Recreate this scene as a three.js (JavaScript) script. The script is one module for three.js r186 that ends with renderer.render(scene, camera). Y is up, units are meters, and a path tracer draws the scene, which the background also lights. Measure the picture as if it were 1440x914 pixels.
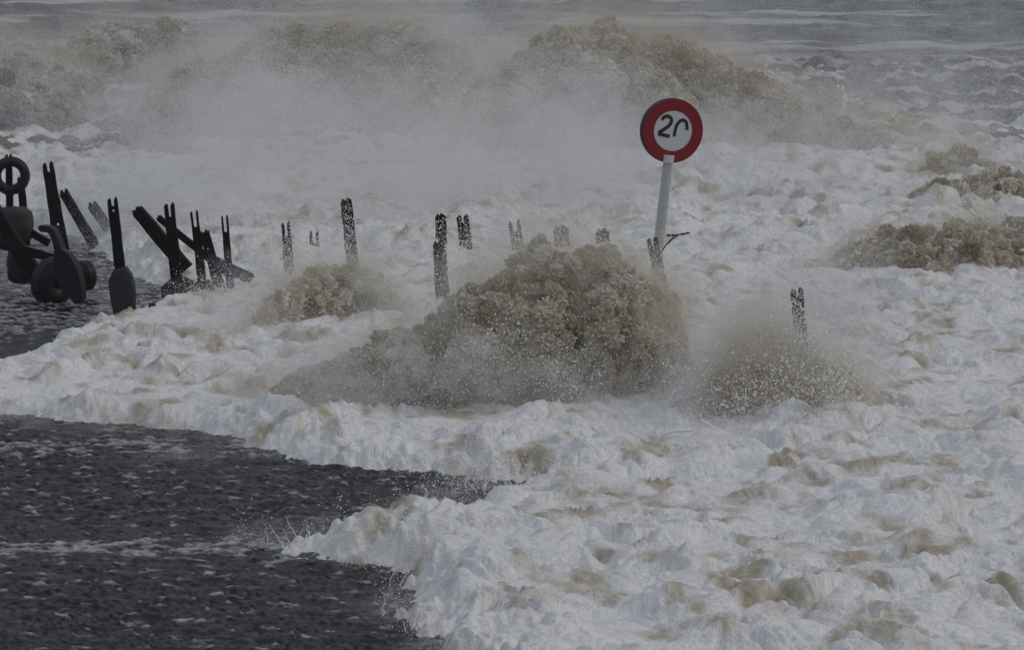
import * as THREE from 'three';
import { createNoise2D, createNoise3D } from 'simplex-noise';
import { mergeGeometries, mergeVertices } from 'three/addons/utils/BufferGeometryUtils.js';

// ---------------------------------------------------------------- camera, sky, sun, exposure
const scene = new THREE.Scene();
const EYE = 4.5, FOCAL = 6000, PITCH = Math.atan(607 / FOCAL);           // a long lens on a bank 4.5 m above the road
const camera = new THREE.PerspectiveCamera(2 * Math.atan(457 / FOCAL) * 180 / Math.PI, 1440 / 914, 0.5, 4000);
camera.position.set(0, EYE, 0);
camera.rotation.x = -PITCH;
scene.add(camera);

const SW = 128, SH = 64, skyData = new Float32Array(SW * SH * 4);         // even overcast, brighter overhead
for (let j = 0; j < SH; j++) for (let i = 0; i < SW; i++) {
  const s = Math.max(0, Math.sin(((j + 0.5) / SH - 0.5) * Math.PI)), L = 0.48 + 0.68 * s, o = (j * SW + i) * 4;
  skyData[o] = 0.93 * L; skyData[o + 1] = 0.985 * L; skyData[o + 2] = 1.09 * L; skyData[o + 3] = 1;
}
const sky = new THREE.DataTexture(skyData, SW, SH, THREE.RGBAFormat, THREE.FloatType);
sky.mapping = THREE.EquirectangularReflectionMapping; sky.magFilter = THREE.LinearFilter; sky.needsUpdate = true;
scene.background = sky; scene.environment = sky;

const sun = new THREE.DirectionalLight(0xfff1e0, 1.4);                    // the veiled sun stands to the right over the shore
sun.position.set(75, 62, -45); sun.target.position.set(0, 0, -45);
sun.castShadow = true; sun.shadow.radius = 30; sun.shadow.mapSize.set(2048, 2048);
Object.assign(sun.shadow.camera, { left: -60, right: 60, top: 80, bottom: -80, near: 1, far: 300 });
scene.add(sun, sun.target);

const renderer = new THREE.WebGLRenderer();
renderer.toneMapping = THREE.LinearToneMapping;
renderer.toneMappingExposure = 0.46;
renderer.shadowMap.enabled = true;

// ---------------------------------------------------------------- helpers
let seed = 7;
const rnd = () => { seed = (seed + 0x6d2b79f5) | 0; let t = Math.imul(seed ^ (seed >>> 15), 1 | seed); t = (t + Math.imul(t ^ (t >>> 7), 61 | t)) ^ t; return ((t ^ (t >>> 14)) >>> 0) / 4294967296; };
const gauss = () => Math.sqrt(-2 * Math.log(1 - rnd() * 0.99999)) * Math.cos(6.2831853 * rnd());
const tg = (m = 2) => { let g; do g = gauss(); while (Math.abs(g) > m); return g; };
const n2 = createNoise2D(rnd), n3 = createNoise3D(rnd);
const clamp = (x, a = 0, b = 1) => Math.min(b, Math.max(a, x)), lerp = (a, b, t) => a + (b - a) * t;
const smooth = (a, b, x) => { const t = clamp((x - a) / (b - a)); return t * t * (3 - 2 * t); };
const V = (x, y, z) => new THREE.Vector3(x, y, z);
const fbm2 = (x, y, o = 4) => { let s = 0, a = 0.5; for (let i = 0; i < o; i++, a *= 0.5, x = x * 2.03 + 17.1, y = y * 2.03 - 9.7) s += a * n2(x, y); return s; };
const fbm3 = (x, y, z, o = 4) => { let s = 0, a = 0.5; for (let i = 0; i < o; i++, a *= 0.5, x = x * 2.03 + 5.1, y = y * 2.03 - 9.7, z = z * 2.03 + 3.3) s += a * n3(x, y, z); return s; };
// Survey of the place: where a sight line of the photograph meets a height or a distance.
const CP = Math.cos(PITCH), SP = Math.sin(PITCH);
const ray = (px, py) => { const a = (px - 720) / FOCAL, b = -(py - 457) / FOCAL; return V(a, b * CP - SP, -(CP + b * SP)); };
const at = (px, py, d) => { const r = ray(px, py); return r.multiplyScalar(-d / r.z).add(V(0, EYE, 0)); };
const onGround = (px, py, h = 0) => { const r = ray(px, py); return r.multiplyScalar((h - EYE) / r.y).add(V(0, EYE, 0)); };

const taken = {};
const numbered = (n) => { const k = taken[n] = (taken[n] ?? -1) + 1; return k ? n + '_' + String(k).padStart(3, '0') : n; };
function mesh(name, geometry, material, parent) {
  const m = new THREE.Mesh(geometry, material);
  m.name = parent ? name : numbered(name); m.castShadow = m.receiveShadow = true;
  (parent ?? scene).add(m);
  return m;
}
function tag(o, label, category, group) { o.userData.label = label; if (category) o.userData.category = category; if (group) o.userData.group = group; return o; }
function kind(o, k, label, category) { o.userData.kind = k; tag(o, label, category); return o; }
function thing(name, label, category, p, group) { const g = new THREE.Group(); g.name = numbered(name); if (p) g.position.copy(p); scene.add(g); return tag(g, label, category, group); }
function gridMesh(rows, cols, vertex, keep, name, material) {             // vertex(i, j) -> [x, y, z, r, g, b, u, v]
  const P = new Float32Array(rows * cols * 3), C = new Float32Array(rows * cols * 3), U = new Float32Array(rows * cols * 2), K = new Uint8Array(rows * cols), I = [];
  for (let j = 0, k = 0; j < rows; j++) for (let i = 0; i < cols; i++, k++) {
    const q = vertex(i, j);
    P.set([q[0], q[1], q[2]], k * 3); C.set([q[3], q[4], q[5]], k * 3); U.set([q[0], q[2]], k * 2); K[k] = q[6] === 0 ? 0 : 1;
  }
  for (let j = 0; j < rows - 1; j++) for (let i = 0; i < cols - 1; i++) {
    const a = j * cols + i, b = a + 1, c = a + cols, d = c + 1;
    if (K[a] | K[b] | K[c] | K[d]) I.push(a, b, c, b, d, c);
  }
  const g = new THREE.BufferGeometry();
  g.setAttribute('position', new THREE.BufferAttribute(P, 3)); g.setAttribute('color', new THREE.BufferAttribute(C, 3)); g.setAttribute('uv', new THREE.BufferAttribute(U, 2));
  g.setIndex(I); g.computeVertexNormals();
  return mesh(name, g, material);
}

// ---------------------------------------------------------------- materials
function grainTexture(n, f) {                                             // tiling grey grain
  const data = new Uint8Array(n * n * 4);
  for (let j = 0; j < n; j++) for (let i = 0; i < n; i++) { const v = clamp(f(i / n, j / n)) * 255, o = (j * n + i) * 4; data[o] = data[o + 1] = data[o + 2] = v; data[o + 3] = 255; }
  const t = new THREE.DataTexture(data, n, n); t.wrapS = t.wrapT = THREE.RepeatWrapping; t.magFilter = THREE.LinearFilter; t.needsUpdate = true; return t;
}
const ring4 = (u, v, k) => [Math.cos(6.28318 * u) * k, Math.sin(6.28318 * u) * k, Math.cos(6.28318 * v) * k + Math.sin(6.28318 * v) * k * 1.7];
const froth = grainTexture(512, (u, v) => { let s = 0.5, a = 0.34; for (let f = 1.3; f < 30; f *= 2.1, a *= 0.66) { const p = ring4(u, v, f); s += a * (Math.abs(n3(p[0], p[1], p[2])) - 0.4); } return s; });
const lace = grainTexture(1024, (u, v) => {                                // bubble lace: bright threads round thinner froth
  let s = 0; const w = ring4(u, v, 0.5), q = 0.16 * n3(w[0] * 3, w[1] * 3, w[2]), ends = ring4(u + q * 0.06, v + q * 0.05, 1);
  for (const [f, a] of [[2.6, 0.5], [6, 0.45], [13, 0.35]]) s = Math.max(s, a * 2 * Math.pow(1 - Math.abs(n3(ends[0] * f, ends[1] * f, ends[2] * f + f)), 3));
  return 0.70 + 0.30 * clamp(s);
});
lace.repeat.set(0.55, 0.4);
const foamMat = new THREE.MeshStandardMaterial({ vertexColors: true, map: lace, roughness: 0.45, bumpMap: froth, bumpScale: 0.02 });
const waterMat = new THREE.MeshPhysicalMaterial({ vertexColors: true, roughness: 0.3, ior: 1.33, specularIntensity: 0.24 });
const waveMat = new THREE.MeshStandardMaterial({ vertexColors: true, roughness: 0.5, bumpMap: froth, bumpScale: 0.008 });
const dropMat = new THREE.MeshPhysicalMaterial({ color: 0xffffff, roughness: 0.85, ior: 1.33 });
const mistMat = new THREE.MeshPhysicalMaterial({ color: 0xffffff, roughness: 1, specularIntensity: 0.3 });

// water colours (linear): clean froth, sandy froth, sand-laden water
const WHITE = [0.84, 0.855, 0.885], SANDY = [0.54, 0.49, 0.385], BROWN = [0.34, 0.272, 0.16], DEEP = [0.14, 0.11, 0.06];
const mix3 = (a, b, t) => [lerp(a[0], b[0], t), lerp(a[1], b[1], t), lerp(a[2], b[2], t)];

// ---------------------------------------------------------------- where the surf has run over the road
const edgePixels = [[-160, 582], [0, 590], [130, 600], [300, 614], [350, 640], [450, 660], [600, 672], [735, 684], [690, 694], [600, 716], [540, 742], [450, 762], [328, 773], [420, 793], [528, 802], [560, 828], [535, 868], [572, 900], [600, 940], [650, 1040],
  [2600, 1040], [2600, 20], [-1200, 20], [-700, 318], [-160, 322], [90, 332], [180, 395], [300, 428], [205, 441], [150, 448], [85, 472], [0, 512], [-160, 520]];
const edge = edgePixels.map(([x, y]) => { const p = onGround(x, y); return [p.x, p.z]; });
function inSurf(x, z) {                                                   // metres inside (+) or outside (-) the surf's edge
  let best = 1e9, inside = false;
  for (let k = 0, n = edge.length; k < n; k++) {
    const [ax, az] = edge[k], [bx, bz] = edge[(k + 1) % n], dx = bx - ax, dz = bz - az, t = clamp(((x - ax) * dx + (z - az) * dz) / (dx * dx + dz * dz)), ex = x - ax - t * dx, ez = z - az - t * dz;
    best = Math.min(best, ex * ex + ez * ez);
    if (az > z !== bz > z && x < ax + (z - az) / (bz - az) * dx) inside = !inside;
  }
  return (inside ? 1 : -1) * Math.sqrt(best);
}
const lumps = (x, z) => {
  const wx = x + 0.16 * n2(x * 1.7, z * 1.1 + 40), wz = z + 0.3 * n2(x * 1.3 + 11, z * 0.9);
  const pillow = (v, p) => Math.pow(Math.abs(v) + 0.01, p), wild = smooth(-0.55, 0.7, n2(x * 0.45 + 8, z * 0.3) + 0.5 * n2(x * 1.1, z * 0.8 + 30)), fine = smooth(-0.5, 0.6, n2(x * 0.9 + 50, z * 0.6));
  return (0.06 + 0.12 * wild) * pillow(n2(wx * 0.85, wz * 0.9), 0.6) + (0.02 + 0.06 * wild) * pillow(n2(wx * 2.0 + 7, wz * 1.8), 0.62) + (0.006 + 0.022 * fine) * pillow(n2(wx * 4.6, wz * 4.0 + 3), 0.7) + 0.010 * fine * Math.abs(n2(wx * 11, wz * 8))
    + 0.07 * Math.pow(1 - Math.abs(n2(wx * 1.3 + 20, wz * 1.4)), 6) * clamp(n2(x * 0.8, z * 0.5 + 9) + 0.2) + 0.004 * fine * n2(wx * 22, wz * 13);
};
function surfHeight(x, d, s) {
  const z = -d, far = smooth(42, 58, d);
  const rise = smooth(-0.05, 0.6, s), broad = 0.5 + 0.5 * n2(x * 0.33 + 3, z * 0.16);
  let h = (0.04 + lumps(x, z) * lerp(1, 1.1, far) + 0.10 * broad + far * 0.28 * Math.pow(Math.abs(fbm2(x * 0.5, z * 0.28, 3)), 0.9)) * rise - 0.05 * (1 - rise);
  return h - 0.8 * smooth(108, 116, d);
}
function surfColor(x, d) {
  const z = -d;
  const a = fbm2(x * 0.7 + 31, z * 0.36, 4), b = fbm2(x * 2.6, z * 1.5 + 60, 3), c = Math.abs(fbm2(x * 3.1 + 9, z * 1.7, 3)), e = fbm2(x * 1.9 + 70, z * 1.3, 4);
  const sand = clamp(smooth(-0.15, 0.5, a * 0.6 + e * 0.4 + 0.4 * b) * 0.68 + 0.06), brown = smooth(0.06, 0.6, e * 0.85 + a * 0.35 + b * 0.35) * (0.45 + 0.55 * smooth(0.0, 0.15, c));
  const froth3 = mix3(mix3(WHITE, SANDY, sand), BROWN, brown * 0.7);
  const streak = fbm2(x * 0.09 + 2, z * 0.35, 4), line = 76 + 5 * n2(x * 0.07, 3) + 3 * n2(x * 0.4, 8);     // seaward of the surf line only streaks of froth lie on the grey water
  return d < line + 12 * streak ? froth3 : mix3([0.125, 0.125, 0.118], froth3, smooth(0.0, 0.22, streak) * 0.8);
}

// ---------------------------------------------------------------- setting: seabed, road, surf, open sea
{
  const g = new THREE.PlaneGeometry(4000, 4000); g.rotateX(-Math.PI / 2); g.translate(0, -1.2, -1500);
  kind(mesh('seabed', g, new THREE.MeshStandardMaterial({ color: new THREE.Color().setRGB(0.08, 0.075, 0.06), roughness: 1 })), 'structure', 'dark sand under the sea reaching to the horizon');
}
{
  // road under a thin sheet of wind-rippled water
  const rows = [], cols = 430; for (let d = 22.5; d < 57; d += d < 38 ? 0.036 : 0.08) rows.push(d);
  const road = gridMesh(rows.length, cols, (i, j) => {
    const d = rows[j], x = lerp(-0.155 * d, 0.03 * d, i / (cols - 1)), z = -d;
    const wx = x + 0.1 * n2(x * 0.9, z * 0.9), gust = 0.55 + 0.45 * n2(x * 0.25, z * 0.22 + 50);
    const chop = 0.010 * n2(wx * 2.2, z * 3.0) + 0.013 * (1 - Math.abs(n2(wx * 5.2 + 3, z * 7.5))) + 0.006 * n2(wx * 13, z * 11);
    const lace = fbm2(x * 2.6 + 5, z * 4.1, 4), band = Math.exp(-Math.pow((d - 29.1 - 0.12 * (x + 3) + 0.15 * n2(x * 0.8, 4)) / 0.32, 2)) * smooth(0.4, -1.2, x) + 0.7 * Math.exp(-Math.pow((d - 34.6 - 0.3 * n2(x, 8)) / 0.5, 2)) * smooth(-1.5, -3, x) + 0.8 * smooth(42, 45, d);
    const fleck = smooth(0.36, 0.5, lace + 0.55 * band) * (0.35 + 0.65 * smooth(-0.2, 0.4, n2(x * 9, z * 15)));
    const grit = Math.max(0.25, 0.85 + 0.5 * n2(x * 6, z * 5) + 0.4 * n2(x * 17, z * 13)), c = mix3([0.009 * grit, 0.0094 * grit, 0.0092 * grit], [0.45, 0.46, 0.48], fleck * 0.8);
    return [x, chop * (0.6 + gust) + 0.012 * fleck, z, ...c, inSurf(x, z) > 1.0 ? 0 : 1];
  }, null, 'flooded_road', waterMat);
  kind(road, 'structure', 'dark road under a thin sheet of rippled water with streaks of froth', 'road');
}
{
  const rows = [], cols = 580; for (let d = 23; d < 118; d += d < 42 ? 0.04 : d < 60 ? 0.065 : 0.13) rows.push(d);
  const surf = gridMesh(rows.length, cols, (i, j) => {
    const d = rows[j], x = (i / (cols - 1) * 2 - 1) * (0.152 * d + 0.4), z = -d;
    let s = inSurf(x, z); if (Math.abs(s) < 1.5) s += 0.20 * fbm2(x * 1.8, z * 1.1, 4) + 0.05 * n2(x * 9, z * 6);
    return [x, s < -0.3 ? -0.06 : surfHeight(x, d, s), z, ...surfColor(x, d), s > -0.15 ? 1 : 0];
  }, null, 'surf', foamMat);
  kind(surf, 'structure', 'churning white and sandy froth of the surf running over the road', 'surf');
}
{
  const rows = [], cols = 320; for (let d = 96; d < 1500; d += d < 200 ? 0.5 : d * 0.012) rows.push(d);
  const openSea = gridMesh(rows.length, cols, (i, j) => {
    const d = rows[j], x = (i / (cols - 1) * 2 - 1) * (0.16 * d + 4), z = -d, q = d + 3 * n2(x * 0.05, d * 0.02);
    const swell = 0.28 * Math.sin(q * 0.42) + 0.12 * n2(x * 0.2, z * 0.3) + 0.05 * n2(x * 0.8, z * 0.9) + 0.03 * fbm2(x * 2, z * 2, 2);
    const crest = smooth(0.15, 0.5, Math.sin(q * 0.21 + 0.9) * 0.45 + fbm2(x * 0.06 + 3, z * 0.5, 4) * 1.1 - 0.1), lace = smooth(0.1, 0.4, fbm2(x * 0.4, z * 1.2, 4));
    return [x, swell - 0.05, z, ...mix3([0.085, 0.085, 0.082], [0.5, 0.51, 0.53], clamp(crest * 0.75 + lace * 0.25))];
  }, null, 'open_sea', waterMat);
  kind(openSea, 'structure', 'grey open sea with long streaks of froth behind the breakers', 'sea');
}

// ---------------------------------------------------------------- breaking waves: walls of tumbling, sand-laden water
const clotSpots = [], billowSpots = [], thinSpots = [], fingerSpots = [], veilSpots = [], MIST = [0.84, 0.855, 0.885], TAN = [0.81, 0.73, 0.57], SPRAY = [0.9, 0.905, 0.92];
function breakingWave(label, pts, thick, o = {}) {
  // pts: [pixel x, pixel y of the foot, crest height in m]; built at the foot's real distance
  const { step = 0.0115, white = 0.4, rough = 1, clots = 0, clotScale = 1, veil = 0, billows = 0, lean = 0, tint = BROWN } = o;
  const foot = pts.map(([px, py, h]) => { const p = onGround(px, py); return [p.x, -p.z, h]; });
  const curve = (u) => { const k = Math.min(foot.length - 2, Math.floor(u * (foot.length - 1))), t = u * (foot.length - 1) - k, e = t * t * (3 - 2 * t) * 0.5 + t * 0.5; return [0, 1, 2].map((c) => lerp(foot[k][c], foot[k + 1][c], c === 2 ? e : t)); };
  const wide = foot.at(-1)[0] - foot[0][0], tall = Math.max(...foot.map((f) => f[2])), cols = Math.round(wide / step), rows = Math.round((tall * 1.9 + thick) / (step * 1.25));
  const place = (u, v) => {
    const [x, d0, h] = curve(u), a = Math.PI * v, k = thick * (0.35 + 0.65 * h / tall), y = h * Math.pow(Math.sin(a), 0.7), d = d0 + k * Math.pow(v, 1.25) - lean * y * Math.sin(a);
    const nx = 0.3 * n3(x * 1.3, y * 1.3, d), ny = 0.25 + Math.sin(a), nd = -Math.cos(a), l = Math.hypot(nx, ny, nd);
    const s = 0.45 / Math.max(0.45, tall * 0.6);                           // bigger waves tumble in bigger lumps
    const wx = x + 0.12 * n3(x * 2 * s, y * 2 * s, d * 2), wy = y + 0.12 * n3(x * 2 * s + 9, y * 2 * s, d * 2), q = [wx * s, wy * s, d * s];
    const pil = (k, o) => Math.pow(Math.abs(n3(q[0] * k + o, q[1] * k, q[2] * k)) + 0.01, 0.7);
    const b = 0.17 * pil(1.5, 0) + 0.085 * pil(3.4, 4) + 0.042 * pil(7.5, 8) + 0.023 * pil(16, 2) + 0.012 * pil(31, 5);
    const amp = rough * b / s * clamp(h / (0.5 * tall), 0.12, 1) * clamp(Math.sin(a) * 2.2, 0.2, 1);
    const P = [x + nx / l * amp, y + ny / l * amp - 0.06, -(d + nd / l * amp)];
    const f = fbm3(wx * 1.9 * s * 2, wy * 2.3 * s * 2, d * s * 3 + 20, 4), lace = 1 - Math.abs(fbm3(wx * 5 * s, wy * 5 * s, d * 5 * s, 4)) * 3.2;
    const foam = clamp(smooth(0.35 - white, 1.0 - white, f + 0.5) * 0.85 + 0.45 * smooth(0.62, 0.95, lace));
    return { P, N: [nx / l, ny / l, -nd / l], C: mix3(mix3(DEEP, tint, 0.7 + 0.5 * f), mix3(SANDY, WHITE, 0.2 + 0.5 * f), foam), foam, h };
  };
  const m = gridMesh(rows, cols, (i, j) => { const r = place(i / (cols - 1), j / (rows - 1) * 0.97); return [...r.P, ...r.C]; }, null, 'breaking_wave', waveMat);
  kind(m, 'structure', label, 'wave');
  for (let k = 0; k < billows; k++) { const r = place(rnd(), 0.015 + 0.66 * rnd()), z = clotScale * (0.024 + 0.09 * Math.pow(rnd(), 2.6)) * clamp(r.h / (0.4 * tall), 0.35, 1), e = z * (0.9 * rnd() - 0.55), c = fbm3(r.P[0] * 5 / clotScale, r.P[1] * 5 / clotScale, r.P[2] * 5 / clotScale, 3);
    billowSpots.push([r.P[0] + r.N[0] * e, r.P[1] + r.N[1] * e, r.P[2] + r.N[2] * e, z, mix3(r.C, c > 0 ? SANDY : BROWN, clamp(Math.abs(c) * 1.6, 0, 0.7)), V(-0.3 + gauss(), 0.3 + gauss(), gauss()).normalize(), 0.85, 0.8 + 0.6 * rnd()]); }
  for (let k = 0; k < billows * 0.25; k++) { const r = place(rnd(), 0.12 + 0.5 * rnd()), z = clotScale * (0.012 + 0.03 * rnd() * rnd()) * clamp(r.h / (0.4 * tall), 0.4, 1), e = z * 1.2; fingerSpots.push([r.P[0] + r.N[0] * e, r.P[1] + r.N[1] * e, r.P[2] + r.N[2] * e, z, mix3(r.C, rnd() < 0.4 ? WHITE : SANDY, 0.3 + 0.5 * rnd()), V(r.N[0] - 0.25 + 0.8 * gauss(), r.N[1] + 0.3 + 0.6 * gauss(), r.N[2] + 0.8 * gauss()).normalize(), 0.5, 1.2 + 1.6 * rnd()]); }
  for (let k = 0; k < veil; k++) { const r = place(rnd(), 0.2 + 0.45 * rnd()), e = (0.05 + 0.32 * rnd()) * Math.max(0.4, r.h), z = clotScale * (0.25 + 0.35 * rnd()); thinSpots.push([r.P[0] + r.N[0] * e * 0.6 - 0.3 * e, r.P[1] + e, r.P[2] + r.N[2] * e * 0.6, z, mix3(TAN, MIST, rnd())]); }
  for (let k = 0; k < veil * 0.8; k++) { const r = place(rnd(), 0.01 + 0.05 * rnd()), z = clotScale * (0.2 + 0.3 * rnd()); thinSpots.push([r.P[0] + 0.1 * gauss(), Math.max(0.08, r.P[1] + 0.05 * gauss()), r.P[2] + (0.05 + 0.2 * rnd()) * clotScale, z, mix3(TAN, MIST, 0.4 + 0.6 * rnd())]); }
  for (let k = 0; k < clots; k++) { const r = place(rnd(), 0.02 + 0.62 * Math.pow(rnd(), 0.9)), e = 0.10 * Math.pow(rnd(), 2) * r.h; clotSpots.push([r.P[0] + r.N[0] * e, r.P[1] + r.N[1] * e, r.P[2] + r.N[2] * e, clotScale * (0.4 + 0.9 * rnd()), mix3(r.C, rnd() < 0.5 ? SPRAY : TAN, 0.6 + 0.35 * rnd())]); }
  for (let k = 0; k < veil; k++) { const r = place(rnd(), 0.02 + 0.75 * rnd()), e = (0.03 + 0.22 * rnd() * rnd()) * Math.max(0.4, r.h), z = clotScale * (0.22 + 0.3 * rnd()); thinSpots.push([r.P[0] + r.N[0] * e, r.P[1] + r.N[1] * e, r.P[2] + r.N[2] * e, z, mix3(mix3(r.C, TAN, 0.6), MIST, 0.25 * rnd())]); }
}
breakingWave('tall brown wave bursting over the road in front of the speed limit sign', [[350, 592, 0.10], [430, 592, 0.30], [500, 594, 0.42], [580, 596, 0.52], [650, 598, 0.68], [720, 598, 0.92], [780, 596, 1.10], [840, 592, 1.12], [900, 586, 0.92], [935, 580, 0.58], [962, 574, 0.3], [985, 570, 0.05]], 1.7, { clots: 0, veil: 136, billows: 4800, clotScale: 1, white: 0.42, lean: 0.15, rough: 1.15 });
breakingWave('sandy splash thrown up round a lone leaning stake', [[985, 622, 0.05], [1025, 622, 0.5], [1055, 622, 0.66], [1090, 620, 0.62], [1115, 618, 0.45], [1150, 616, 0.42], [1190, 606, 0.30], [1225, 596, 0.03]], 1.1, { clots: 14, veil: 163, billows: 1300, white: 0.68, rough: 0.9 });
breakingWave('low sandy splash beside the tall brown wave', [[330, 500, 0.05], [390, 490, 0.35], [450, 482, 0.55], [520, 476, 0.45], [580, 480, 0.05]], 1.4, { clots: 8, veil: 75, billows: 800, white: 0.42, step: 0.018 });
breakingWave('low brown breaker in the white froth out from the stake', [[1150, 398, 0.03], [1220, 404, 0.32], [1300, 412, 0.46], [1380, 410, 0.5], [1460, 400, 0.44], [1560, 395, 0.1]], 2.2, { clots: 6, veil: 61, billows: 1000, white: 0.36, step: 0.02, clotScale: 1.2 });
breakingWave('small brown swell in the grey froth seaward of the low breaker', [[1250, 306, 0.03], [1320, 310, 0.25], [1400, 312, 0.42], [1480, 308, 0.36], [1580, 300, 0.05]], 2.4, { clots: 0, veil: 34, billows: 500, white: 0.4, step: 0.035, clotScale: 1.4 });
breakingWave('small dark swell far out beyond the low breaker', [[1290, 266, 0.03], [1330, 268, 0.3], [1370, 268, 0.28], [1420, 264, 0.03]], 2.4, { clots: 0, veil: 20, billows: 260, white: 0.3, step: 0.04, clotScale: 1.5 });
breakingWave('dark crest of a distant breaker behind the sign', [[620, 236, 0.2], [700, 234, 1.1], [780, 232, 1.65], [860, 230, 1.85], [930, 228, 1.5], [1000, 226, 1.35], [1080, 226, 0.8], [1160, 228, 0.55], [1260, 232, 0.3], [1380, 236, 0.1]], 5, { clots: 8, veil: 136, billows: 2800, white: 0.4, step: 0.035, clotScale: 2.1, rough: 0.8 });
breakingWave('long misty breaker behind the broken posts', [[180, 205, 0.3], [260, 205, 1.0], [360, 200, 1.4], [460, 196, 1.55], [560, 196, 1.6], [640, 200, 1.2], [720, 206, 0.5]], 5, { clots: 8, veil: 150, billows: 2200, white: 0.36, step: 0.04, clotScale: 2.2, rough: 0.8 });
breakingWave('dark green brown breaker rolling in behind the tyre on posts', [[-160, 196, 0.9], [-40, 194, 1.15], [40, 192, 1.0], [100, 188, 0.75], [150, 182, 0.2]], 5, { clots: 0, veil: 34, billows: 500, white: 0.18, step: 0.04, clotScale: 2.2, rough: 0.9, tint: [0.15, 0.135, 0.095] });
breakingWave('pair of dark crests rising behind the misty breaker', [[-160, 140, 0.7], [0, 138, 0.85], [80, 136, 0.6], [130, 134, 1.2], [190, 132, 1.0], [240, 132, 1.25], [300, 132, 0.3]], 7, { clots: 0, veil: 41, billows: 500, white: 0.22, step: 0.06, clotScale: 2.6, tint: [0.15, 0.135, 0.095] });

// ---------------------------------------------------------------- spray: clots of water and drifting mist
const ico = mergeVertices(new THREE.IcosahedronGeometry(1, 0).deleteAttribute('uv').deleteAttribute('normal')), tetra = mergeVertices(new THREE.TetrahedronGeometry(1, 0).deleteAttribute('uv').deleteAttribute('normal'));
function cluster(base, list) {                                            // list: [x, y, z, sx, sy, sz, turn]
  const bp = base.attributes.position, bi = base.index.array, nv = bp.count, P = new Float32Array(list.length * nv * 3), N = new Float32Array(P.length), I = new Uint32Array(list.length * bi.length), v = V(), m = new THREE.Matrix4(), q = new THREE.Quaternion(), e = new THREE.Euler();
  list.forEach((l, k) => {
    q.setFromEuler(e.set(l[6] * 3, l[6] * 7, l[6] * 11)); m.compose(V(l[0], l[1], l[2]), q, V(l[3], l[4], l[5]));
    for (let i = 0; i < nv; i++) { v.fromBufferAttribute(bp, i); v.multiplyScalar(0.85 + 0.3 * Math.abs(Math.sin(i * 12.9 + l[6] * 40))); v.applyMatrix4(m); v.toArray(P, (k * nv + i) * 3); v.sub(V(l[0], l[1], l[2])).normalize().toArray(N, (k * nv + i) * 3); }
    for (let i = 0; i < bi.length; i++) I[k * bi.length + i] = bi[i] + k * nv;
  });
  const g = new THREE.BufferGeometry(); g.setAttribute('position', new THREE.BufferAttribute(P, 3)); g.setIndex(new THREE.BufferAttribute(I, 1)); return g;
}
function clotCluster() {                                                  // strings and knots of water, 3 to 25 mm
  const list = [];
  for (let s = 0; s < 22; s++) {
    let p = [tg() * 0.12, tg() * 0.12, tg() * 0.12], w = [gauss(), gauss() + 0.5, gauss()]; const big = 0.006 + 0.016 * Math.pow(rnd(), 2.2), n = 5 + Math.floor(rnd() * 14);
    for (let k = 0; k < n; k++) { const r = big * (0.3 + 0.8 * rnd()) * (1 - 0.5 * k / n); list.push([p[0], p[1], p[2], r * (0.8 + 0.8 * rnd()), r, r * (0.8 + 0.8 * rnd()), rnd()]); w = w.map((x) => x * 0.8 + gauss() * 0.5); p = p.map((x, c) => x + w[c] * big * 0.9); }
  }
  for (let k = 0; k < 150; k++) { const r = 0.0022 + 0.004 * Math.pow(rnd(), 3); list.push([tg() * 0.15, tg() * 0.15, tg() * 0.15, r, r, r, rnd()]); }
  return cluster(ico, list);
}
function mistPuff(n, clump) {                                             // a drift of fine drops
  const list = [];
  const o = rnd() * 90;
  while (list.length < n) { const p = [tg() * 0.36, tg() * 0.36, tg() * 0.36]; if (fbm3(p[0] * 2.2 + o, p[1] * 2.2, p[2] * 2.2, 3) + 0.2 < rnd() * clump) continue; const r = 0.0017 + 0.0014 * rnd(); list.push([...p, r, r, r, rnd()]); }
  return cluster(tetra, list);
}
function dropBurst() {                                                    // separate flying drops
  const list = []; for (let k = 0; k < 160; k++) { const r = 0.002 + 0.0055 * Math.pow(rnd(), 3.5); list.push([tg() * 0.22, tg() * 0.22, tg() * 0.22, r, r * (1 + rnd()), r, rnd() * 0.2]); } return cluster(ico, list);
}
const clotShapes = Array.from({ length: 5 }, clotCluster), puffShapes = Array.from({ length: 4 }, () => mistPuff(18000, 0.9)), burstShapes = Array.from({ length: 3 }, dropBurst);
function instances(name, label, shapes, spots, material) {               // spots: [x, y, z, scale or [sx, sy, sz], colour]
  const per = shapes.map(() => []); spots.forEach((s, k) => per[k % shapes.length].push(s));
  const m = new THREE.Matrix4(), q = new THREE.Quaternion(), e = new THREE.Euler(), c = new THREE.Color();
  per.forEach((list, k) => {
    if (!list.length) return;
    const im = new THREE.InstancedMesh(shapes[k], material, list.length); im.name = numbered(name);
    list.forEach((s, i) => { const sc = Array.isArray(s[3]) ? s[3] : [s[3], s[3], s[3]]; q.setFromEuler(Array.isArray(s[3]) ? e.set(gauss() * 0.2, Math.round(rnd()) * Math.PI + gauss() * 0.3, gauss() * 0.15 + (s[5] ?? 0)) : e.set(rnd() * 6.28, rnd() * 6.28, rnd() * 6.28)); im.setMatrixAt(i, m.compose(V(s[0], s[1], s[2]), q, V(...sc))); im.setColorAt(i, c.setRGB(...s[4])); });
    im.castShadow = im.receiveShadow = true; kind(im, 'stuff', label, 'spray'); scene.add(im);
  });
}
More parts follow.
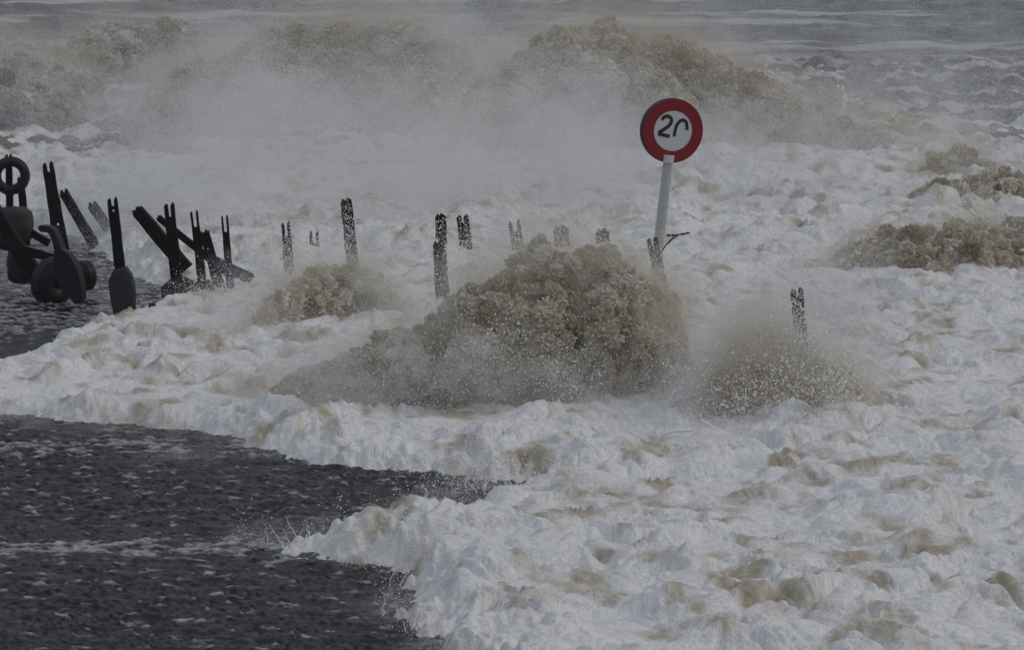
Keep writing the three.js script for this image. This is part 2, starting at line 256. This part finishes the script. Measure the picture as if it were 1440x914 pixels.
function billowShape() {                                                 // a cauliflower lump of tumbling water
  const g = mergeVertices(new THREE.IcosahedronGeometry(1, 13).deleteAttribute('uv').deleteAttribute('normal')), p = g.attributes.position, v = V(), o = rnd() * 60, C = new Float32Array(p.count * 3);
  for (let i = 0; i < p.count; i++) {
    v.fromBufferAttribute(p, i).normalize();
    const pil = (k, q) => Math.pow(Math.abs(n3(v.x * k + o, v.y * k + q, v.z * k)) + 0.01, 0.7), k = 0.45 + 0.4 * pil(1.1, 0) + 0.28 * pil(2.4, 3) + 0.16 * pil(5.2, 6) + 0.09 * pil(10.5, 1) + 0.04 * n3(v.x * 16, v.y * 16 + o, v.z * 16), t = 0.9 + 0.45 * fbm3(v.x * 2 + o, v.y * 2, v.z * 2, 3);
    C.set([t * 1.08, t * 1.07, t * 1.05], i * 3); p.setXYZ(i, v.x * k, v.y * k, v.z * k);
  }
  g.setAttribute('color', new THREE.BufferAttribute(C, 3)); return g;
}
const billowShapes = Array.from({ length: 5 }, billowShape), billowMat = new THREE.MeshStandardMaterial({ vertexColors: true, roughness: 0.55 });
function thrown(name, label, spots) {                                    // lumps drawn out along the way they fly
  const per = billowShapes.map(() => []), m = new THREE.Matrix4(), q = new THREE.Quaternion(), c = new THREE.Color(); spots.forEach((f, k) => per[k % per.length].push(f));
  per.forEach((list, k) => {
    const im = new THREE.InstancedMesh(billowShapes[k], billowMat, list.length); im.name = numbered(name);
    list.forEach((f, i) => { q.setFromUnitVectors(V(0, 1, 0), f[5]); im.setMatrixAt(i, m.compose(V(f[0], f[1], f[2]), q, V(f[3] * f[6], f[3] * f[7], f[3] * f[6]))); im.setColorAt(i, c.setRGB(...f[4])); });
    im.castShadow = im.receiveShadow = true; kind(im, 'stuff', label, 'spray'); scene.add(im);
  });
}
thrown('water_fingers', 'fingers of sandy water flung from the crests of the breaking waves', fingerSpots);
thrown('churned_water', 'tumbling lumps of sandy water heaped up in the breaking waves', billowSpots);
instances('water_clots', 'knots and strings of sandy water torn from the breaking waves', clotShapes, clotSpots, dropMat);

const puffs = veilSpots, edgeClots = [], edgePuffs = [];
function bank(px, py, d, rx, ry, rz, tau, tint = 0, o = {}) {             // mist round the place seen at (px, py), d metres out; radii of one sigma, pixels across and up, metres in depth
  const c = at(px, py, d), m = d / FOCAL, sx = rx * m, sy = ry * m, base = o.size ?? clamp(0.5 * Math.min(sx, sy * 1.6) / 0.36, 0.35, 1.7);
  const n = Math.round(tau * 6.283 * sx * sy / (0.122 * base * base * 1.3 * 0.85));
  for (let k = 0, t = 0; k < n && t < n * 20; t++) {
    const x = c.x + gauss() * sx, y = c.y + gauss() * sy, z = c.z + gauss() * rz;
    if (y < 0.02 || fbm3(x * 0.55 / base, y * 0.9 / base, z * 0.3, 3) + 0.32 < rnd() * 0.7) continue;
    const s = base * (0.6 + 0.7 * rnd()); k++;
    puffs.push([x, y, z, [s * 1.3, s * 0.85, s], mix3(MIST, TAN, clamp(tint + 0.2 * gauss() * (tint > 0 ? 1 : 0.2))), o.slope ?? 0.25]);
  }
}
// behind the posts and over the far breakers
bank(600, 280, 58, 260, 55, 3, 1.5, 0.1);
bank(380, 165, 67, 200, 55, 3, 1.1, 0.1);
bank(560, 60, 82, 280, 55, 5, 0.9, 0);
bank(560, 180, 66, 200, 55, 3, 0.6, 0.1);
bank(850, 140, 67, 160, 45, 2, 0.4, 0.25);
bank(820, 230, 62, 220, 38, 2, 0.75, 0.1);
bank(1130, 200, 74, 150, 50, 4, 0.8, 0.05);
bank(1050, 50, 98, 240, 60, 8, 0.45, 0);
bank(1300, 230, 70, 170, 40, 4, 0.5, 0.05);
bank(170, 140, 68, 90, 40, 3, 0.22, 0.05);
bank(260, 330, 56, 120, 55, 1.5, 1.5, 0);
bank(1250, 170, 84, 220, 50, 5, 0.6, 0);
// curtains of spray hanging before and over the brown wave
bank(600, 505, 35.55, 50, 26, 0.08, 0.75, 0.05, { size: 0.38 });
bank(470, 550, 35.6, 50, 20, 0.08, 0.75, 0.1, { size: 0.38 });
bank(720, 520, 35.55, 30, 16, 0.08, 0.5, 0.05, { size: 0.35 });
bank(640, 440, 36.2, 45, 20, 0.1, 0.6, 0.1, { size: 0.4 });
bank(870, 392, 37.6, 45, 20, 0.2, 0.7, 0.7, { size: 0.4 });
bank(915, 475, 36.2, 25, 35, 0.12, 0.7, 0.9, { size: 0.38 });
bank(560, 648, 33.9, 130, 11, 0.3, 0.7, 0, { size: 0.4 });
bank(160, 600, 36, 130, 7, 0.3, 0.35, 0, { size: 0.35 });
// round the near waves
bank(620, 380, 44, 190, 25, 1, 0.2, 0.1);
bank(600, 615, 35.6, 200, 16, 0.4, 0.7, 0.15, { size: 0.5 });
bank(930, 600, 34.8, 60, 32, 0.4, 0.8, 0, { size: 0.5 });
bank(1168, 490, 36.5, 38, 55, 0.15, 1.1, 0.15, { size: 0.5 });
bank(1090, 460, 36.4, 40, 55, 0.15, 1.4, 0.0, { size: 0.5 });
bank(1010, 560, 35.6, 45, 45, 0.3, 0.8, 0.1, { size: 0.5 });
bank(660, 800, 28, 55, 40, 0.4, 0.4, 0, { size: 0.5 });
bank(340, 470, 43, 75, 28, 0.8, 0.5, 0.1, { size: 0.6 });
bank(955, 480, 37.4, 22, 50, 0.3, 0.8, 0.6, { size: 0.4 });
bank(430, 530, 37.2, 60, 22, 0.3, 0.5, 0.35, { size: 0.45 });
bank(560, 440, 38.6, 80, 25, 0.4, 0.4, 0.2, { size: 0.5 });
bank(640, 420, 40, 120, 25, 0.5, 0.25, 0.3, { size: 0.5 });
instances('spray_veil', 'thin veil of fine drops flying off the faces of the waves', Array.from({ length: 4 }, () => mistPuff(7000, 0.9)), thinSpots, mistMat);
instances('spray_mist', 'fine grey mist of spray drifting over the breaking sea', puffShapes, puffs, mistMat);

for (let k = 0; k < 19; k++) {                                              // torn froth along the surf's edge
  const [ax, az] = edge[k], [bx, bz] = edge[k + 1], len = Math.hypot(bx - ax, bz - az), wild = k > 6 ? 1 : 0.35;
  for (let q = 0; q < len * 7; q++) {
    const t = rnd(), s = 0.08 * gauss() - 0.08, nx = (bz - az) / len, nz = -(bx - ax) / len, x = ax + (bx - ax) * t - nx * s, z = az + (bz - az) * t - nz * s, h = 0.03 + 0.10 * wild * rnd() * rnd();
    if (q % 12) edgeClots.push([x, h, z, 0.2 + 0.3 * rnd(), mix3(SPRAY, TAN, 0.3 * rnd())]); else edgePuffs.push([x, h + 0.04, z, [0.25 + 0.2 * rnd(), 0.12 + 0.12 * rnd(), 0.25], mix3(MIST, TAN, 0.3 * rnd())]);
  }
}
instances('torn_froth', 'shreds of white froth along the edge of the surf on the road', burstShapes, edgeClots, dropMat);
instances('edge_mist', 'low mist of spray along the edge of the surf on the road', puffShapes, edgePuffs, mistMat);

const bursts = [];
function fling(px, py, d, rx, ry, rz, n, tint = 0, size = 1) { const c = at(px, py, d), m = d / FOCAL; for (let k = 0; k < n / 2.3; k++) bursts.push([c.x + gauss() * rx * m, Math.max(0.03, c.y + gauss() * ry * m), c.z + gauss() * rz, size * (0.5 + 0.9 * rnd()), mix3(SPRAY, TAN, clamp(tint + 0.2 * gauss()))]); }
fling(690, 530, 35.7, 150, 48, 0.2, 180, 0, 0.75);
fling(650, 690, 32, 60, 12, 0.3, 45, 0, 0.8);
fling(450, 752, 29.4, 40, 6, 0.2, 12, 0, 0.6);
fling(620, 790, 28.3, 40, 40, 0.3, 110, 0, 0.7);
fling(800, 385, 38.3, 90, 22, 0.5, 170, 0.3, 0.8);
fling(930, 395, 39.4, 10, 35, 0.15, 60, 0.1, 0.7);
fling(1120, 480, 35.3, 34, 60, 0.1, 200, 0.0, 0.9);
fling(1080, 580, 34.9, 60, 28, 0.15, 300, 0.05, 0.9);
fling(300, 430, 45, 26, 8, 0.3, 110, 0.1, 0.7);
fling(490, 335, 48, 20, 22, 0.3, 60, 0.1, 0.9);
fling(690, 345, 46, 110, 22, 0.8, 240, 0.05, 0.9);
fling(415, 350, 47, 30, 15, 0.3, 60, 0.05, 0.9);
instances('flying_drops', 'separate drops of water flying above the splashes', burstShapes, bursts, dropMat);

// strings of water thrown up where the surf strikes the road
{
  const parts = [], up = V(0, 1, 0);
  const streamer = (p, dir, len, r, sag) => {
    const pts = []; for (let k = 0; k <= 7; k++) { const t = k / 7; pts.push(p.clone().addScaledVector(dir, len * t).addScaledVector(up, -sag * t * t).add(V(gauss(), gauss(), gauss()).multiplyScalar(len * 0.025))); }
    const g = new THREE.TubeGeometry(new THREE.CatmullRomCurve3(pts), 26, 1, 7), c = g.parameters.path, a = g.attributes.position, v = V(), f = rnd() * 9;
    for (let i = 0; i <= 26; i++) { const o = c.getPointAt(i / 26), w = r * (1 - 0.75 * i / 26) * (0.7 + 0.7 * Math.abs(n2(i * 0.35, f))); for (let j = 0; j < 8; j++) { v.fromBufferAttribute(a, i * 8 + j).sub(o).multiplyScalar(w).add(o); a.setXYZ(i * 8 + j, v.x, v.y, v.z); } }
    g.computeVertexNormals(); parts.push(g);
    const e = pts[7]; for (let k = 0; k < 3; k++) { const b = new THREE.IcosahedronGeometry(r * (0.3 + 0.5 * rnd()), 1); b.translate(e.x + gauss() * 0.02, e.y + 0.02 * k + gauss() * 0.01, e.z + gauss() * 0.02); parts.push(mergeVertices(b)); }
  };
  const spots = [[735, 684], [690, 694], [600, 716], [540, 742], [450, 762], [400, 770], [560, 828], [545, 868], [580, 890], [650, 690], [715, 690], [420, 768], [870, 668], [930, 660], [1000, 640], [640, 770], [700, 740]];
  for (const [px, py] of spots) { const c = onGround(px, py, 0.06), n = 1 + Math.floor(rnd() * 4); for (let k = 0; k < n; k++) streamer(c.clone().add(V(gauss() * 0.08, 0, gauss() * 0.1)), V(gauss() * 0.35 - 0.2, 1, gauss() * 0.2).normalize(), 0.07 + 0.17 * rnd(), 0.003 + 0.004 * rnd(), 0.05 * rnd()); }
  const arc = (list, d, r) => { const g = new THREE.TubeGeometry(new THREE.CatmullRomCurve3(list.map(([x, y]) => at(x, y, d))), 40, r, 7); parts.push(g); };
  arc([[905, 645], [918, 632], [928, 615], [945, 607], [973, 605]], 33.6, 0.015); arc([[926, 618], [922, 606], [924, 600]], 33.6, 0.009); arc([[905, 640], [896, 630], [893, 622]], 33.6, 0.009); arc([[985, 590], [996, 596], [1006, 603]], 34, 0.009);
  const g = mergeGeometries(parts.map((q) => { const p = q.index ? q : mergeVertices(q); p.deleteAttribute('uv'); return p; }));
  kind(mesh('water_strings', g, new THREE.MeshStandardMaterial({ color: new THREE.Color().setRGB(0.82, 0.83, 0.85), roughness: 0.35 })), 'stuff', 'thin strings of water thrown up from the edge of the surf', 'spray');
}

// ---------------------------------------------------------------- things
const black = new THREE.MeshPhysicalMaterial({ specularIntensity: 0.35, color: new THREE.Color().setRGB(0.004, 0.004, 0.004), roughness: 0.8, bumpMap: froth, bumpScale: 0.01 });
const rubber = new THREE.MeshPhysicalMaterial({ specularIntensity: 0.5, color: new THREE.Color().setRGB(0.010, 0.011, 0.012), roughness: 0.5 });
const slab = new THREE.MeshStandardMaterial({ color: new THREE.Color().setRGB(0.016, 0.018, 0.019), roughness: 0.7, bumpMap: froth, bumpScale: 0.02 });

// A stake: an outline sawn from a plank-thick baulk, with a notched or broken head and bolt holes.
function stakeShape(len, wid, o) {
  const s = new THREE.Shape(), w = wid / 2, jag = () => (rnd() - 0.5) * wid * 0.10, n = Math.max(4, Math.round(len / 0.12)), taper = o.taper ?? 0.15;
  s.moveTo(-w * (1 + taper), 0);
  s.lineTo(w * (1 + taper), 0);
  for (let k = 1; k < n; k++) s.lineTo(w * (1 + taper * (1 - k / n)) + jag(), len * k / n);
  if (o.fork) {
    const g = w * (o.gap ?? 0.42), deep = o.fork;
    s.lineTo(w, len); s.lineTo(w * 0.75, len + wid * 0.18); s.lineTo(g, len - wid * 0.1); s.lineTo(g * 0.85, len - deep * 0.55);
    s.absarc(0, len - deep, g * 0.85, 0, Math.PI, true);
    s.lineTo(-g * 0.85, len - deep * 0.5); s.lineTo(-g, len); s.lineTo(-w * 0.7, len + wid * 0.08); s.lineTo(-w, len - wid * 0.15);
  } else { s.lineTo(w, len); s.lineTo(w * 0.3, len + wid * 0.25); s.lineTo(-w * 0.2, len - wid * 0.1); s.lineTo(-w * 0.6, len + wid * 0.2); s.lineTo(-w, len - wid * 0.2); }
  for (let k = n - 1; k > 0; k--) s.lineTo(-w * (1 + taper * (1 - k / n)) + jag(), len * k / n);
  for (const h of o.holes ?? []) { const c = new THREE.Path(); c.absarc(wid * (h[1] ?? 0), len * h[0], wid * (h[2] ?? 0.13), 0, 6.2832, true); s.holes.push(c); }
  return s;
}
function stake(label, foot, head, wide, o = {}) {                        // foot and head: [pixel x, pixel y, metres out]
  const a = at(...foot), b = at(...head), len = a.distanceTo(b), wid = 0.9 * wide * foot[2] / FOCAL, deep = wid * (o.deep ?? 0.8);
  const root = thing(o.name ?? 'stake', label, o.category ?? 'post', a, o.group);
  const g = new THREE.ExtrudeGeometry(stakeShape(len, wid, o), { depth: deep, bevelEnabled: true, bevelSize: wid * 0.04, bevelThickness: wid * 0.04, bevelSegments: 1, curveSegments: 8 });
  g.translate(0, 0, -deep / 2);
  root.quaternion.setFromUnitVectors(V(0, 1, 0), b.clone().sub(a).normalize());
  root.rotateY(o.turn ?? (rnd() - 0.5) * 0.5);
  mesh('shaft', g, black, root);
  for (const k of o.bolts ?? []) { const c = new THREE.CylinderGeometry(wid * 0.14, wid * 0.16, deep + wid * 0.3, 6); c.rotateX(Math.PI / 2); c.translate(wid * 0.1, len * k, 0); mesh('bolt', c, black, root); }
  return root;
}
function block(parent, w, h, t, y, jag = 0.12) {                         // a rough lump of concrete round the foot
  const s = new THREE.Shape(), pts = [[-0.42, 0], [0.42, 0], [0.5, 0.55], [0.44, 0.86], [0.25, 1], [-0.22, 0.98], [-0.5, 0.78], [-0.48, 0.4]];
  pts.forEach(([x, v], i) => { const q = [x * w * (1 + (rnd() - 0.5) * jag), v * h + y]; i ? s.lineTo(...q) : s.moveTo(...q); });
  const g = new THREE.ExtrudeGeometry(s, { depth: t * 0.8, bevelEnabled: true, bevelSize: t * 0.1, bevelThickness: t * 0.1, bevelSegments: 2 }); g.translate(0, 0, -t * 0.4);
  return mesh('footing', g, slab, parent);
}
// the broken row on the left
stake('tall black stake with notched head standing behind the tyre heap', [86, 352, 53], [66, 230, 53], 15, { fork: 0.09, holes: [[0.3, 0.05, 0.2]], taper: 0.5, turn: 0.05 });
stake('slanting black rail with forked end beside the tall notched stake', [132, 345, 54], [88, 270, 53.5], 12, { fork: 0.2, gap: 0.3 });
stake('short slanting rail end leaning behind the lone stake with a footing', [162, 336, 55], [128, 288, 54.5], 12, { fork: 0.12, gap: 0.35 });
const lone = stake('lone notched stake set in a concrete footing at the edge of the surf', [175, 440, 45.6], [157, 280, 45.6], 14, { fork: 0.06, gap: 0.5, holes: [[0.9, 0, 0.19]], turn: 0 });
block(lone, 0.215, 0.47, 0.24, 0);
stake('thick slanting beam leaning left beside the forked stakes', [262, 378, 49], [192, 296, 49], 17, {});
stake('thin slanting beam crossing behind the forked stakes', [345, 405, 48.5], [222, 306, 48.5], 9, {});
const big = stake('stout forked stake with a keyhole notch in a stone footing', [252, 430, 46], [237, 288, 46], 15, { fork: 0.12, gap: 0.4, turn: 0 });
block(big, 0.30, 0.27, 0.3, 0);
const twin = stake('forked stake with two long prongs next to the stout keyhole stake', [287, 425, 46.2], [272, 298, 46.2], 12, { fork: 0.15, gap: 0.55, turn: 0.1 });
block(twin, 0.26, 0.2, 0.3, 0);
stake('leaning stake with a bolt hole propped against the two pronged stake', [314, 425, 46.4], [287, 328, 46.2], 14, { holes: [[0.78, -0.1, 0.22]], turn: 0.05 });
stake('thin forked stake with two prongs at the edge of the spray', [325, 420, 46.4], [315, 304, 46.4], 10, { fork: 0.16, gap: 0.6, turn: 0.1 });
stake('fallen black baulk lying among the feet of the forked stakes', [352, 392, 46.8], [298, 366, 47], 13, { bolts: [0.4, 0.7] });
stake('short stub of a stake in the froth beside the lone stake', [213, 452, 44.8], [213, 428, 44.8], 10, {});
// stakes dissolving in the spray
stake('small notched stake rising from the spray away from the forked row', [408, 402, 48], [401, 314, 48], 13, { fork: 0.14, gap: 0.45, turn: 0.1 });
stake('faint notched stake tip nearly lost in the spray', [444, 380, 51], [441, 326, 51], 13, { fork: 0.12, gap: 0.6, turn: 0 });
stake('tall dripping stake standing alone amid the spray', [499, 400, 48.5], [486, 282, 48.5], 16, { bolts: [0.95], holes: [[0.55, 0.2, 0.1]] });
stake('blunt black stake speckled with froth above the brown wave', [624, 440, 44.5], [617, 342, 44.5], 17, {});
stake('round topped stake tip just showing in the spray', [622, 372, 52], [619, 304, 52], 14, {});
stake('crooked stake tip half hidden by thrown water', [658, 372, 52], [650, 304, 52], 16, { fork: 0.06 });
stake('notched stake tip veiled by spray near the crest', [732, 372, 52], [723, 312, 52], 17, { fork: 0.1, gap: 0.6 });
stake('square topped stake behind the crest of the brown wave', [792, 380, 50], [789, 322, 50], 20, {});
stake('stake tip with a splinter pointing toward the sign pole', [850, 372, 51], [847, 326, 51], 18, { bolts: [0.9] });
stake('thin forked stake tip poking out over the shoulder of the brown wave', [757, 430, 43.5], [751, 362, 43.5], 12, { fork: 0.14, gap: 0.7, turn: 0 });
stake('black stake leaning against the foot of the sign pole', [962, 535, 39.75], [917, 336, 39.75], 15, { fork: 0.08 });
stake('lone leaning stake engulfed by the sandy splash', [1139, 604, 35.8], [1121, 408, 35.8], 17, { fork: 0.05, bolts: [0.8] });

// speed limit sign
{
  const base = at(906, 522, 40), top = at(940, 226, 40), dir = top.clone().sub(base).normalize(), len = base.distanceTo(top);
  const s = thing('speed_limit_sign', 'round white speed limit sign with red ring reading 20 on a leaning white pole', 'sign', base);
  s.quaternion.setFromUnitVectors(V(0, 1, 0), dir);
  const white = new THREE.MeshStandardMaterial({ color: new THREE.Color().setRGB(0.60, 0.62, 0.64), roughness: 0.35, bumpMap: froth, bumpScale: 0.002 });
  const grubby = new THREE.MeshStandardMaterial({ color: new THREE.Color().setRGB(0.46, 0.48, 0.47), roughness: 0.5 });
  const red = new THREE.MeshStandardMaterial({ color: new THREE.Color().setRGB(0.22, 0.005, 0.011), roughness: 0.4 }), ink = new THREE.MeshStandardMaterial({ color: new THREE.Color().setRGB(0.012, 0.013, 0.016), roughness: 0.5 });
  mesh('pole', new THREE.CylinderGeometry(0.045, 0.058, len + 0.02, 20).translate(0, len / 2, 0), grubby, s);
  const face = new THREE.Group(); face.name = 'sign_head'; s.add(face);
  face.position.set(0.01, len + 0.285, 0.02); face.rotation.set(0, 0.30, 0);
  const R = 0.305, back = new THREE.LatheGeometry([[0, -0.085], [R - 0.02, -0.085], [R, -0.07], [R, -0.012], [R - 0.004, -0.006], [R - 0.01, -0.004], [0, -0.004]].map(([x, y]) => new THREE.Vector2(x, y)), 64); back.rotateX(Math.PI / 2);
  mesh('backing', back, new THREE.MeshStandardMaterial({ color: new THREE.Color().setRGB(0.02, 0.018, 0.016), roughness: 0.6 }), face);
  const disc = (r0, r1, z, th) => (r0 ? new THREE.LatheGeometry([[r0, z], [r1, z], [r1, z + th - 0.001], [r1 - 0.001, z + th], [r0, z + th], [r0, z]].map(([x, y]) => new THREE.Vector2(x, y)), 72) : new THREE.CylinderGeometry(r1, r1, th, 64).translate(0, z + th / 2, 0)).rotateX(Math.PI / 2);
  mesh('white_disc', disc(0, 0.192, 0, 0.005), white, face);
  mesh('red_ring', disc(0.190, 0.298, 0, 0.008), red, face);
  // the figures, with the lower half of the 0 worn away
  const stroke = (pts, w, name) => {
    const c = new THREE.CatmullRomCurve3(pts.map(([x, y]) => V(x, y, 0)), false, 'centripetal'), n = 40, P = c.getPoints(n), sh = [], sh2 = [];
    P.forEach((p, i) => { const t = c.getTangent(i / n); sh.push([p.x - t.y * w, p.y + t.x * w]); sh2.unshift([p.x + t.y * w, p.y - t.x * w]); });
    const shp = new THREE.Shape([...sh, ...sh2].map(([x, y]) => new THREE.Vector2(x, y))); return mesh(name, new THREE.ExtrudeGeometry(shp, { depth: 0.003, bevelEnabled: false }).translate(0, 0, 0.0052), ink, digits);
  };
  const digits = new THREE.Group(); digits.name = 'figures'; digits.rotation.z = -0.12; digits.scale.set(1.1, 1.16, 1); digits.position.set(0.006, 0.014, 0); face.add(digits);
  stroke([[-0.125, 0.055], [-0.105, 0.085], [-0.07, 0.093], [-0.04, 0.072], [-0.043, 0.035], [-0.075, -0.005], [-0.128, -0.053]], 0.0145, 'figure');
  stroke([[-0.13, -0.062], [-0.08, -0.062], [-0.022, -0.062]], 0.0145, 'figure');
  stroke([[0.018, -0.055], [0.014, -0.01], [0.022, 0.05], [0.052, 0.088], [0.09, 0.082], [0.112, 0.045], [0.116, 0.02]], 0.0135, 'figure');
  const clampShape = new THREE.CylinderGeometry(0.052, 0.05, 0.07, 20).translate(0, len + 0.02, 0.035); mesh('clamp', clampShape, white, s);
}
{ // twig
  const a = at(931, 352, 39.8), P = (x, y) => at(x, y, 39.7).sub(a);
  const t = thing('driftwood_twig', 'thin black forked twig caught on the sign pole', 'twig', a);
  const tube = (pts, r) => new THREE.TubeGeometry(new THREE.CatmullRomCurve3(pts), 24, r, 6);
  mesh('stem', tube([P(926, 360), P(936, 346), P(950, 333), P(970, 327)], 0.009), black, t);
  mesh('side_twig', tube([P(938, 331), P(950, 331), P(962, 329)], 0.011), black, t);
}
// heap of tyres and timber
function tyre(label, px, py, d, R, r, rot, squash = 1) {
  const t = thing('tyre', label, 'tyre', at(px, py, d));
  const prof = []; for (let k = 0; k <= 20; k++) { const a = k / 20 * 5.2 + 0.54 + Math.PI; prof.push(new THREE.Vector2(R - r + Math.cos(a) * r * (Math.cos(a) > 0 ? 0.95 : 1), Math.sin(a) * r * squash)); }
  const inner = prof.map((p) => new THREE.Vector2(lerp(p.x, R - r, 0.16), p.y * 0.86)).reverse();
  const g = new THREE.LatheGeometry([...prof, ...inner, prof[0]], 48); g.rotateX(Math.PI / 2);
  const body = mesh('casing', g, rubber, t);
  for (let k = 0; k < 40; k++) { const a = k / 40 * 6.2832, b = new THREE.BoxGeometry(r * 0.22, r * 0.16, r * 1.1 * squash); b.translate(0, R - r + r * 0.94, 0); b.rotateZ(a); mesh('tread_block', b, rubber, body); }
  t.rotation.set(...rot); return t;
}
tyre('worn black tyre lying on edge at the foot of the hooked plank', 74, 396, 46.8, 0.265, 0.115, [0.25, 0.75, 0.1], 1.15);
tyre('black tyre half hidden behind the hooked plank', 116, 388, 47.6, 0.17, 0.08, [0.1, -0.7, 0], 1.2);
tyre('black tyre hung over two posts at the edge of the heap', 14, 247, 49.5, 0.225, 0.062, [0, 0.15, 0], 1.3);
stake('post standing up through the hanging tyre', [14, 345, 49.7], [11, 218, 49.7], 9, { fork: 0.03 });
stake('post beside the hanging tyre reaching into the heap', [36, 345, 49.6], [28, 250, 49.6], 10, {});
stake('heavy timber slanting down through the heap of tyres', [62, 408, 47.6], [-14, 288, 47.8], 20, {});
stake('long black rail lying across the heap of tyres', [84, 366, 47.4], [-30, 336, 47.4], 12, { bolts: [0.5] });
stake('thin slanting rail behind the heap of tyres', [68, 342, 49.2], [18, 312, 49.2], 9, {});
{
  const p = thing('hooked_plank', 'curved black plank with a hooked top leaning on the heap of tyres', 'plank', at(108, 428, 46.3)), m = 46.3 / FOCAL, s = new THREE.Shape();
  const o = [[2, 4], [12, 10], [10, 34], [3, 56], [-8, 72], [-18, 78], [-24, 94], [-34, 108], [-51, 110], [-50, 104], [-38, 102], [-31, 90], [-28, 74], [-30, 50], [-24, 34], [-10, 16]];
  s.moveTo(o[0][0] * m, o[0][1] * m); s.splineThru(o.slice(1).map(([x, y]) => new THREE.Vector2(x * m, y * m)));
  mesh('board', new THREE.ExtrudeGeometry(s, { depth: 0.10, bevelEnabled: true, bevelSize: 0.012, bevelThickness: 0.012, bevelSegments: 2 }), rubber, p); p.rotation.y = -0.35;
}
function boulder(name, label, cat, px, py, d, w, h, t) {
  const g = new THREE.IcosahedronGeometry(1, 4), p = g.attributes.position, v = V(), o = rnd() * 50;
  for (let i = 0; i < p.count; i++) { v.fromBufferAttribute(p, i).normalize(); const k = Math.pow(Math.max(Math.abs(v.x), Math.abs(v.y), Math.abs(v.z)), -0.55) * (1 + 0.18 * fbm3(v.x * 1.6 + o, v.y * 1.6, v.z * 1.6, 4)); p.setXYZ(i, v.x * k * w / 2, v.y * k * h / 2, v.z * k * t / 2); }
  g.computeVertexNormals();
  return tag(mesh(name, mergeVertices(g.deleteAttribute('normal').deleteAttribute('uv')), slab), label, cat).position.copy(at(px, py, d)), scene.children.at(-1).geometry.computeVertexNormals();
}
boulder('concrete_lump', 'big dark lump of concrete under the hanging tyre', 'rubble', 20, 316, 49.2, 0.42, 0.42, 0.4);
boulder('concrete_lump', 'dark lump of concrete wedged beneath the slanting timber', 'rubble', 28, 372, 47.9, 0.3, 0.42, 0.3);
boulder('stone', 'wet dark stone between the footings of the forked stakes', 'stone', 305, 418, 46.0, 0.24, 0.18, 0.3);
boulder('stone', 'wet dark stone in front of the stout keyhole stake', 'stone', 268, 420, 45.7, 0.22, 0.2, 0.25);

scene.fog = new THREE.FogExp2(0xb4bac4, 0.0006);
renderer.render(scene, camera);
